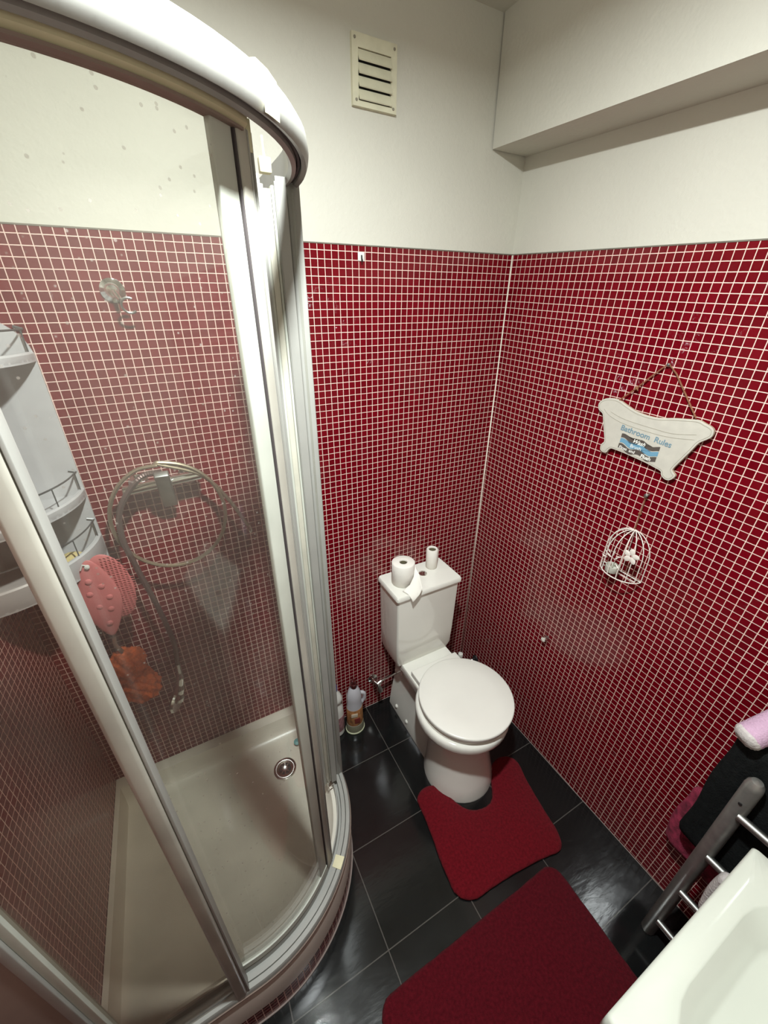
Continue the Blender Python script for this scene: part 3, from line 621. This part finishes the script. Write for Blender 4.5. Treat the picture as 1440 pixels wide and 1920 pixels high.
# ------------------------------------------------------------------ cleaning bottles
b1 = thing('bleach_bottle', 'white cleaner bottle with blue cap and pinkish label beside the shower rail', 'bottle', (-.822, -.075, 0))
def oval(bm, prof, c, sy=.62, n=28, yaw=0):
    M = Matrix.Rotation(yaw, 3, 'Z')
    loft(bm, [[(M @ Vector((r*math.cos(2*PI*k/n), r*sy*math.sin(2*PI*k/n), h)))+Vector(c) for k in range(n)] for r, h in prof])
cb = (-.820, -.058, .001)
bm = B(); oval(bm, [(.034, 0), (.040, .006), (.041, .09), (.040, .17), (.036, .195), (.030, .21), (.030, .225), (.038, .235), (.038, .25), (.030, .275), (.018, .295), (.015, .305)], cb, .8); obj('body', bm, BOTW, b1)
bm = B(); oval(bm, [(.0415, .035), (.0424, .04), (.0424, .13), (.0415, .135)], cb, .8); obj('label', bm, LABP, b1)
bm = B(); add_lathe(bm, [(.016, 0), (.0165, .004), (.0155, .034), (.013, .038), (.0001, .038)], (cb[0], cb[1], .304), (0, 0, 1), 24); obj('cap', bm, BLUE, b1)
b2_ = thing('cleaner_bottle', 'translucent floor cleaner bottle with maroon cap and orange label between shower and toilet', 'bottle', (-.727, -.075, 0))
cb = (-.727, -.078, .001)
bm = B(); oval(bm, [(.036, 0), (.046, .006), (.0465, .012), (.0455, .04), (.043, .055)], cb, .85); obj('clear_base', bm, OLIVE, b2_)
bm = B(); oval(bm, [(.0465, .001), (.0495, .004), (.0495, .009), (.0465, .012)], cb, .85); obj('base_rim', bm, pm('rim_yellowish', (.55, .56, .38), .5), b2_)
bm = B(); oval(bm, [(.0415, .055), (.041, .10), (.040, .17), (.036, .20), (.037, .225), (.036, .25), (.026, .285), (.015, .303)], cb, .85); obj('body', bm, BOTL, b2_)
bm = B(); oval(bm, [(.0418, .058), (.0422, .060), (.0412, .165), (.0405, .168)], cb, .86); lb = obj('label', bm, LABO, b2_)
bm = B(); b3 = B(); add_box(b3, -.022, .010, -.0372, -.0352, .125, .150, bev=.0008); 
for v in b3.verts: v.co = Matrix.Rotation(-.25, 3, 'Z') @ v.co + Vector(cb)
me = bpy.data.meshes.new('t'); b3.to_mesh(me); b3.free(); bm.from_mesh(me); obj('label_patch', bm, LABC, lb)
bm = B(); b3 = B(); add_box(b3, -.010, .018, -.0378, -.0354, .078, .115, bev=.0008); 
for v in b3.verts: v.co = Matrix.Rotation(-.15, 3, 'Z') @ v.co + Vector(cb)
me = bpy.data.meshes.new('t'); b3.to_mesh(me); b3.free(); bm.from_mesh(me); obj('label_patch', bm, LABR, lb)
bm = B(); add_tube(bm, spline([(cb[0]+.030, cb[1], .245), (cb[0]+.050, cb[1]-.004, .235), (cb[0]+.052, cb[1]-.004, .20), (cb[0]+.038, cb[1], .17)], 6), .009, 12); obj('handle', bm, BOTL, b2_)
bm = B(); add_lathe(bm, [(.0155, 0), (.017, .006), (.016, .022), (.012, .026), (.010, .044), (.0001, .046)], (cb[0], cb[1], .300), (0, 0, 1), 24); obj('cap', bm, BRCAP, b2_)

# toilet brush behind the pan, black stop valve on the right wall
tb_ = thing('toilet_brush', 'toilet brush with white knob standing in the corner behind the toilet', 'toilet brush', (-.098, -.10, 0))
bm = B(); add_lathe(bm, [(.038, 0), (.040, .005), (.034, .10), (.036, .105)], (-.098, -.10, .0005), (0, 0, 1), 28); obj('holder', bm, BLACK, tb_)
bm = B(); add_lathe(bm, [(.005, 0), (.005, .10)], (-.098, -.10, .106), (0, 0, 1), 12); add_lathe(bm, [(.008, 0), (.0135, .006), (.0145, .016), (.0125, .026), (.0001, .030)], (-.098, -.10, .202), (0, 0, 1), 20); obj('handle', bm, CER, tb_)
sv = thing('stop_valve', 'small black stop valve low on the right wall behind the toilet', 'valve', RW(.118, .16))
bm = B(); c = RW(.118, .160, .001); add_lathe(bm, [(.020, 0), (.018, .006), (.010, .010), (.009, .026)], c, NR, 18); obj('valve_body', bm, BLACK, sv)
bm = B(); add_lathe(bm, [(.010, 0), (.011, .004), (.007, .012), (.0001, .013)], RW(.118, .160, .026), NR, 12); obj('knob', bm, CHR, sv)
# chrome knob on the right wall
kb = thing('wall_knob', 'small round chrome knob alone on the right wall tiles', 'knob', RW(.502, .652))
bm = B(); add_lathe(bm, [(.009, 0), (.0085, .012)], RW(.502, .652, .0), NR, 20); obj('stem', bm, STEEL, kb)
bm = B(); add_lathe(bm, [(.0105, .010), (.0125, .013), (.0125, .022), (.010, .026), (.0001, .026)], RW(.502, .652, 0), NR, 24); obj('cap', bm, CHR, kb)

# ------------------------------------------------------------------ mats
def mat_obj(name, outline, mat, z0=.002, h=.016, n=4, label='', cat='bath mat'):
    P_ = [Vector((p[0], p[1], 0)) for p in spline([(x, y, 0) for x, y in outline], n, True)]
    bm = B(); N = len(P_)
    def inset(d):
        out = []
        for i in range(N):
            t = (P_[(i+1) % N]-P_[i-1]).normalized(); nrm = Vector((-t.y, t.x, 0)); out.append(P_[i]+nrm*d*sgn)
        return out
    area = sum(P_[i].x*P_[(i+1) % N].y-P_[(i+1) % N].x*P_[i].y for i in range(N)); sgn = 1 if area > 0 else -1
    rn = random.Random(1)
    rings = []
    for d, z in ((.003, z0), (-.001, z0+.004), (0, z0+.010), (.004, z0+h-.002), (.009, z0+h)):
        rings.append([(p.x+rn.uniform(-.0012, .0012), p.y+rn.uniform(-.0012, .0012), z) for p in inset(d)])
    loft(bm, rings, capa=True, capb=True)
    bmesh.ops.triangulate(bm, faces=[f for f in bm.faces if len(f.verts) > 4])
    o = obj(name, bm, mat, None, 60); tag(o, label, cat); return o
MO = [(-.629, -.516), (-.594, -.493), (-.546, -.496), (-.514, -.522), (-.497, -.568), (-.485, -.61), (-.463, -.645), (-.436, -.665), (-.394, -.676), (-.355, -.673), (-.321, -.649), (-.29, -.603), (-.247, -.558), (-.193, -.545), (-.144, -.564), (-.127, -.608), (-.15, -.689), (-.171, -.799), (-.184, -.88), (-.204, -.921), (-.237, -.933), (-.292, -.923), (-.427, -.903), (-.55, -.895), (-.611, -.892), (-.647, -.877), (-.668, -.85), (-.671, -.822), (-.665, -.754), (-.648, -.656), (-.634, -.566)]
mat_obj('toilet_mat', MO, MATR, label='red plush toilet mat with a curved cut-out around the pedestal', cat='bath mat')
def rr(x0, x1, y0, y1, r): 
    p = []
    for cx_, cy_, a in ((x1-r, y1-r, 0), (x0+r, y1-r, 90), (x0+r, y0+r, 180), (x1-r, y0+r, 270)):
        for k in range(4): t = math.radians(a+30*k); p.append((cx_+r*math.cos(t), cy_+r*math.sin(t)))
        nx = {0: (cx_, 0)}
    # add mid points on straight edges for a stable spline
    out = []
    for i, q in enumerate(p):
        out.append(q); nq = p[(i+1) % len(p)]
        if math.dist(q, nq) > .1:
            for k in range(1, 6): out.append((q[0]+(nq[0]-q[0])*k/6, q[1]+(nq[1]-q[1])*k/6))
    return out
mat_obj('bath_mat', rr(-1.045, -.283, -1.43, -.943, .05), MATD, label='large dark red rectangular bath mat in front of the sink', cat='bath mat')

# ------------------------------------------------------------------ bathtub-shaped sign
OUT = [(0.481, 1.64), (0.488, 1.653), (0.502, 1.662), (0.523, 1.666), (0.546, 1.664), (0.574, 1.653), (0.606, 1.642), (0.642, 1.637), (0.674, 1.638), (0.708, 1.645), (0.743, 1.65), (0.768, 1.653), (0.785, 1.648), (0.8, 1.643), (0.809, 1.635), (0.81, 1.62), (0.801, 1.609), (0.787, 1.596), (0.776, 1.571), (0.762, 1.54), (0.75, 1.513), (0.751, 1.504), (0.76, 1.496), (0.759, 1.487), (0.749, 1.476), (0.736, 1.476), (0.725, 1.484), (0.72, 1.494), (0.701, 1.499), (0.671, 1.505), (0.634, 1.51), (0.602, 1.514), (0.577, 1.516), (0.56, 1.516), (0.552, 1.508), (0.548, 1.499), (0.535, 1.498), (0.525, 1.504), (0.524, 1.52), (0.531, 1.531), (0.528, 1.546), (0.517, 1.575), (0.508, 1.601), (0.502, 1.615), (0.487, 1.624)]
sg = thing('bathroom_sign', 'whitewashed bathtub-shaped wooden sign reading Bathroom Rules, hung by twine on the right wall', 'sign', RW(.65, 1.50, .01))
SO = .016
op = spline([(a, b_, 0) for a, b_ in OUT], 4, True); cen = Vector((.65, 1.57, 0))
bm = B()
def ringat(f, off): 
    o_ = []
    N = len(op)
    for i in range(N):
        t = (op[(i+1) % N]-op[i-1]).normalized(); nn = Vector((t.y, -t.x, 0)); q = op[i]+nn*f*1.0
        o_.append(RW(q.x, q.y, off))
    return o_
loft(bm, [ringat(0, .007), ringat(0, SO-.001), ringat(.001, SO)], smooth=False)
bd = obj('board', bm, [WOODW, WOODE], sg, 30)
for p in bd.data.polygons:
    if abs(p.normal.dot(NR)) < .5: p.material_index = 1
bm = B(); N = len(op); il = []
for i in range(N):
    t = (op[(i+2) % N]-op[i-2]).normalized(); nn = Vector((t.y, -t.x, 0)); q = op[i]+nn*.005; il.append(RW(q.x, q.y, SO+.0002))
add_tube(bm, il, .00055, 4, closed=True)
add_tube(bm, [RW(a, b_, SO+.0002) for a, b_ in [(p.x, p.y) for p in spline([(.505, 1.630, 0), (.528, 1.614, 0), (.579, 1.600, 0), (.668, 1.593, 0), (.721, 1.594, 0), (.775, 1.602, 0)], 6)]], .0005, 4)
add_tube(bm, [RW(a, b_, SO+.0002) for a, b_ in [(p.x, p.y) for p in spline([(.528, 1.626, 0), (.579, 1.613, 0), (.668, 1.606, 0), (.721, 1.605, 0), (.775, 1.616, 0)], 6)]], .0005, 4)
obj('drawn_outline', bm, INKG, bd)
def band(zt0, zt1, zb0, zb1, s0, s1, mat, name):
    bm = B(); top, bot = [], []
    K = 24
    for k in range(K+1):
        u = k/K; s = s0+(s1-s0)*u; wv = .0042*math.sin(u*PI*4.2+.6)
        top.append((s, zt0+(zt1-zt0)*u+wv)); bot.append((s, zb0+(zb1-zb0)*u+wv))
    loft(bm, [[RW(a, b_, SO+.0003) for a, b_ in top+bot[::-1]], [RW(a, b_, SO+.0007) for a, b_ in top+bot[::-1]]], smooth=False)
    bmesh.ops.triangulate(bm, faces=[f for f in bm.faces if len(f.verts) > 4])
    return obj(name, bm, mat, bd)
band(1.5690, 1.5570, 1.5570, 1.5450, .582, .700, WAVED, 'printed_wave')
band(1.5545, 1.5425, 1.5415, 1.5290, .582, .700, WAVEB, 'printed_wave')
band(1.5385, 1.5265, 1.5240, 1.5120, .581, .699, WAVED, 'printed_wave')
def text(body, s, z, size, mat, name, slope=-.105, shear=0, off=.0009, bold=0):
    cu = bpy.data.curves.new(name, 'FONT'); cu.body = body; cu.size = size; cu.shear = shear; cu.extrude = .0002; cu.offset = bold
    to = bpy.data.objects.new(name, cu); COL.objects.link(to)
    dg = bpy.context.evaluated_depsgraph_get(); dg.update()
    me = bpy.data.meshes.new_from_object(to.evaluated_get(dg)); bpy.data.objects.remove(to)
    ex = Vector((math.sin(AL), -math.cos(AL), slope)).normalized(); ez = Vector((0, 0, 1)); ez = (ez-ex*ex.dot(ez)).normalized()
    o0 = RW(s, z, SO+off)
    for v in me.vertices: v.co = o0 + ex*v.co.x + ez*v.co.y + NR*v.co.z
    me.materials.append(mat); o = bpy.data.objects.new(name, me); COL.objects.link(o); o.parent = bd; o.matrix_parent_inverse = Matrix.Translation(-sg.location) @ Matrix() ; o.matrix_parent_inverse = bd.matrix_world.inverted() if False else Matrix.Translation(-sg.location)
    o.matrix_parent_inverse = Matrix()
    return o
bpy.context.view_layer.update()
text('Bathroom  Rules', .573, 1.5815, .0225, INKB, 'printed_words', -.10, bold=.0003)
text('Wash', .618, 1.5535, .0165, INKW, 'printed_words', -.10, .45, bold=.0003)
text('Brush', .616, 1.5378, .0150, INKW, 'printed_words', -.09)
text('Floss  and', .584, 1.5262, .0128, INKW, 'printed_words', -.10, bold=.0002)
text('Flush', .654, 1.5168, .0150, INKW, 'printed_words', -.10, bold=.0005)
bm = B(); add_tube(bm, [RW(a, b_, o_) for a, b_, o_ in ((.545, 1.664, .014), (.560, 1.681, .012), (.582, 1.704, .010), (.61, 1.738, .008), (.6485, 1.780, .008), (.676, 1.756, .008), (.715, 1.709, .010), (.760, 1.656, .014))], .0021, 6)
add_lathe(bm, [(.0001, -.006), (.005, -.003), (.0055, .003), (.0001, .007)], RW(.583, 1.705, .010), (0, .6, .7), 8)
add_tube(bm, [RW(.586, 1.706, .012), RW(.592, 1.700, .016)], .0016, 5)
obj('twine', bm, TWINE, sg)
bm = B(); add_lathe(bm, [(.0025, 0), (.0025, .010), (.004, .011), (.0001, .013)], RW(.6485, 1.777, 0), NR, 10); nail = obj('nail', bm, WIRE); tag(nail, 'small dark nail holding the twine of the bathtub sign', 'nail')

# ------------------------------------------------------------------ half birdcage tealight holder
cg = thing('birdcage_candle_holder', 'white wire half-birdcage candle holder hanging under the bathtub sign', 'candle holder', RW(.70, 1.12, .02))
S0, ZB, ZA, HW, DP = .702, 1.126, 1.287, .066, .058
def cagept(a, h):   # a: 0..PI round the front, h: 0..1 up
    k = 1.0 if h < .5 else math.sqrt(max(0, 1-((h-.5)/.5)**2))
    return RW(S0-HW*math.cos(a)*k, ZB+(ZA-ZB)*h-.03*(HW*math.cos(a)*-k), .003+DP*math.sin(a)*k)
HS = [0, .15, .3, .45, .5, .56, .63, .7, .77, .84, .9, .95, .985, 1]
for k in range(8):
    bm = B(); add_tube(bm, [cagept(PI*k/7, h) for h in HS], .0015, 6); obj('wire', bm, WIREW, cg)
for k in (4,):
    bm = B(); add_tube(bm, [RW(S0-HW*math.cos(PI*k/8)*(1 if h < .5 else math.sqrt(max(0, 1-((h-.5)/.5)**2))), ZB+(ZA-ZB)*h, .004) for h in HS], .0012, 6); obj('wire', bm, WIREW, cg)
bm = B(); add_tube(bm, [cagept(PI*k/20, 0) for k in range(21)], .0019, 6); add_tube(bm, [cagept(0, 0), cagept(PI, 0)], .0019, 6)
add_tube(bm, [RW(S0-HW*.8, ZB, .020), RW(S0+HW*.85, ZB-.002, .020)], .0016, 6); obj('base_ring', bm, WIREW, cg)
bm = B(); cpt = RW(.684, ZB+.001, .032); add_lathe(bm, [(.019, 0), (.0205, .002), (.0215, .023), (.020, .023), (.0185, .004), (.0001, .003)], cpt, (0, 0, 1), 24); cup = obj('tealight_cup', bm, pm('cup_metal', (.55, .55, .48), .4), cg)
def petals(bm, c, r, n=5):
    for k in range(n):
        t = 2*PI*k/n+.3; d = Vector((0, -math.cos(t), math.sin(t)))
        ell_c = c+d*r*.62
        b2 = B(); bmesh.ops.create_icosphere(b2, subdivisions=2, radius=1); M = Matrix((NR, d, NR.cross(d))).transposed()
        for v in b2.verts: v.co = M @ Vector((v.co.x*.0018, v.co.y*r*.5, v.co.z*r*.38))+ell_c
        me = bpy.data.meshes.new('t'); b2.to_mesh(me); b2.free(); bm.from_mesh(me); bpy.data.meshes.remove(me)
bm = B(); petals(bm, RW(.737, 1.222, .052), .024); obj('flower', bm, WIREW, cg)
bm = B()
for (s, z, an, L_) in ((.652, 1.190, 2.2, .024), (.660, 1.176, 2.6, .030), (.666, 1.186, 1.4, .020), (.672, 1.172, .9, .022), (.648, 1.168, 3.0, .020), (.676, 1.186, .4, .018), (.664, 1.163, -1.2, .026), (.683, 1.158, -.6, .022)):
    a, d = RW(s+.014, z+.004, .040), Vector((0, -math.cos(an), math.sin(an)))
    add_tube(bm, [a, a+d*L_*.5+NR*.003, a+d*L_], [.0018, .0026, .0006], 5)
obj('leaf_spray', bm, WIREW, cg)
bm = B(); add_tube(bm, [RW(.699, 1.284, .004), RW(.6995, 1.33, .004), RW(.701, 1.37, .006), RW(.701, 1.405, .006)], .0021, 6)
add_lathe(bm, [(.0001, -.005), (.005, -.002), (.005, .002), (.0001, .005)], RW(.7, 1.345, .006), (0, .3, 1), 8); add_lathe(bm, [(.0001, -.005), (.006, -.002), (.006, .002), (.0001, .005)], RW(.701, 1.405, .009), (0, 1, .3), 8); obj('twine', bm, TWINE, cg)
bm = B(); add_lathe(bm, [(.004, 0), (.004, .014), (.006, .015), (.0001, .018)], RW(.704, 1.410, 0), NR, 12); nl = obj('nail', bm, STEEL); tag(nl, 'small metal nail holding the string of the white birdcage', 'nail')

# ------------------------------------------------------------------ towel radiator and towels
rad = thing('towel_radiator', 'grey metal towel radiator with round rungs between the right wall and the sink', 'towel rail', (-.15, -1.24, 0))
def dpost(y):
    bm = B(); add_lathe(bm, [(.017, 0), (.020, .006), (.020, .855), (.018, .868), (.012, .878), (.0001, .882)], (-.135, y, .0), (0, 0, 1), 24)
    return bm
p1 = obj('post', dpost(-1.228), POSTM, rad); obj('post', dpost(-1.70), POSTM, rad)
for z in (.755, .543, .326, .112):
    bm = B(); add_tube(bm, [(-.150, -1.236, z), (-.150, -1.70, z)], .0108, 14); obj('rung', bm, STEEL, rad)
bm = B(); add_lathe(bm, [(.0045, 0), (.004, .002), (.0001, .002)], (-.1555, -1.2275, .80), (-1, -.1, 0), 10); obj('screw_hole', bm, BLACK, p1)
bm = B(); add_tube(bm, [(.012, -1.235, .16), (-.13, -1.235, .16)], .006, 8); obj('wall_bracket', bm, STEEL, rad)
bm = B(); add_tube(bm, [(.012, -1.69, .80), (-.13, -1.695, .80)], .006, 8); obj('wall_bracket', bm, STEEL, rad)
bm = B(); add_tube(bm, [(-.075, -1.20, .93), (-.075, -1.66, .93), (-.07, -1.67, .93), (.02, -1.67, .93)], .006, 10); br = obj('towel_bar', bm, STEEL); tag(br, 'thin metal towel bar on the right wall carrying the towels', 'towel bar')
def towel(name, y0, y1, zt, zb, x0, x1, mat, label, r=.03, wob=.004, seed=1):
    """folded towel hanging over a bar: rounded slab with soft folds"""
    rnd_ = random.Random(seed); ph = [rnd_.uniform(0, 6) for _ in range(4)]
    bm = B(); NZ, NA = 26, 26; rings = []
    for i in range(NZ+1):
        u = i/NZ; z = zb+(zt-zb)*u
        e = min(1, math.sqrt(max(0, 1-(1-min(u, 1-u)*(zt-zb)/r)**2)) if min(u, 1-u)*(zt-zb) < r else 1); e = max(e, .03)
        cy_, cx_ = (y0+y1)/2, (x0+x1)/2; hy, hx = abs(y1-y0)/2-r*(1-e), abs(x1-x0)/2*e
        ring = []
        for k in range(NA*2):
            t = 2*PI*k/(NA*2); c_, s_ = math.cos(t), math.sin(t)
            px = cx_+hx*math.copysign(abs(c_)**.75, c_); py = cy_+hy*math.copysign(abs(s_)**.35, s_)
            px += wob*math.sin(py*55+ph[0]+z*6)*e; py += wob*math.sin(z*23+ph[1])
            ring.append((px, py, z+wob*math.sin(py*30+ph[2])))
        rings.append(ring)
    loft(bm, rings); o = obj(name, bm, mat, None, 80); tag(o, label, 'towel'); return o
towel('towel', -1.148, -1.60, .955, .455, -.108, -.045, TOWK, 'black towel hanging behind the grey radiator post', .035, .003, 3)
towel('towel', -1.118, -1.33, .60, .295, -.040, -.006, TOWR, 'dark red towel peeking out below the black towel', .03, .005, 5)
# pale pink towel rolled on top
bm = B(); A_ = Vector((-.132, -1.165, .955)); Bq = Vector((-.004, -1.215, 1.055))
pt = [A_+(Bq-A_)*k/56 for k in range(57)]; rd = [.016, .022, .0255, .028, .0295]+[.031]*52
b2 = B(); add_tube(b2, pt, rd, 28)
for v in b2.verts: v.co += Vector((.0, 0, .0016*math.sin((v.co.x-v.co.y*.4)*620)))
me = bpy.data.meshes.new('t'); b2.to_mesh(me); b2.free(); bm.from_mesh(me); o = obj('rolled_towel', bm, [TOWP, TOWW], None, 80)
for p in o.data.polygons:
    if (p.center-A_).dot((Bq-A_).normalized()) < .022: p.material_index = 1; tag(o, 'pale pink rolled towel lying on top of the black towel', 'towel')
towel('hand_towel', -1.275, -1.36, .60, .40, -.205, -.163, TOWW, 'off-white cloth hanging on the radiator rung beside the sink corner', .025, .004, 9)

# ------------------------------------------------------------------ sink
sk = thing('washbasin', 'large white ceramic washbasin with sloping bowl at the lower right', 'washbasin', (-.53, -1.55, .1))
bm = B(); SX0, SX1, SY0, SY1 = -.782, -.271, -1.80, -1.2875
def rrect(x0, x1, y0, y1, r, z, n=7, bow=0):
    p = []
    for cx_, cy_, a in ((x1-r, y1-r, 0), (x0+r, y1-r, 90), (x0+r, y0+r, 180), (x1-r, y0+r, 270)):
        for k in range(n): t = math.radians(a+90*k/(n-1)); p.append((cx_+r*math.cos(t), cy_+r*math.sin(t), z))
    return p
rg = [rrect(SX0+.08, SX1-.08, SY0, SY1-.10, .04, .70), rrect(SX0+.03, SX1-.03, SY0, SY1-.03, .03, .76), rrect(SX0+.002, SX1-.002, SY0, SY1-.002, .012, .785), rrect(SX0, SX1, SY0, SY1, .010, .79), rrect(SX0, SX1, SY0, SY1, .010, .844), rrect(SX0+.005, SX1-.005, SY0+.003, SY1-.005, .008, .850),
      rrect(SX0+.030, SX1-.028, SY0+.13, SY1-.044, .13, .8502), rrect(SX0+.034, SX1-.031, SY0+.135, SY1-.048, .13, .8485), rrect(SX0+.060, SX1-.058, SY0+.16, SY1-.084, .12, .796), rrect(SX0+.068, SX1-.066, SY0+.17, SY1-.094, .12, .791), rrect(SX0+.15, SX1-.15, SY0+.22, SY1-.16, .08, .772), rrect(SX0+.24, SX1-.24, SY0+.27, SY1-.23, .01, .765)]
loft(bm, rg); obj('basin', bm, CERS, sk, 50)
bm = B(); add_lathe(bm, [(.09, 0), (.085, .01), (.07, .10), (.065, .4), (.08, .70)], (-.526, -1.62, .001), (0, 0, 1), 32); obj('pedestal', bm, CER, sk, 50)
bm = B(); add_lathe(bm, [(.026, 0), (.026, .003), (.02, .004), (.0001, .0025)], (-.526, -1.53, .7655), (0, 0, 1), 24); obj('waste', bm, CHR, sk)
bm = B(); add_lathe(bm, [(.025, 0), (.022, .05), (.02, .12), (.018, .135), (.0001, .14)], (-.526, -1.745, .8502), (0, 0, 1), 24); add_tube(bm, spline([(-.526, -1.73, .93), (-.526, -1.66, .95), (-.526, -1.60, .935), (-.526, -1.595, .92)], 5), .011, 14); obj('tap', bm, CHR, sk)

# ------------------------------------------------------------------ ceiling lamp
for (P0, _, _, _), lab in zip(LAMPS, ('bright ceiling spotlight above the floor in front of the shower', 'weak ceiling spotlight above the shower near the back wall')):
    lp = thing('ceiling_spotlight', lab, 'lamp', (P0.x, P0.y, ZC), 'ceiling spotlights')
    bm = B(); add_lathe(bm, [(.045, 0), (.045, -.014), (.040, -.018), (.0001, -.018)], (P0.x, P0.y, ZC), (0, 0, 1), 28); obj('mounting_plate', bm, BOTW, lp)
    bm = B(); add_lathe(bm, [(.018, ZC-.018), (.020, 2.625), (.0001, 2.622)], (P0.x, P0.y, 0), (0, 0, 1), 24); obj('bulb_socket', bm, BOTW, lp)
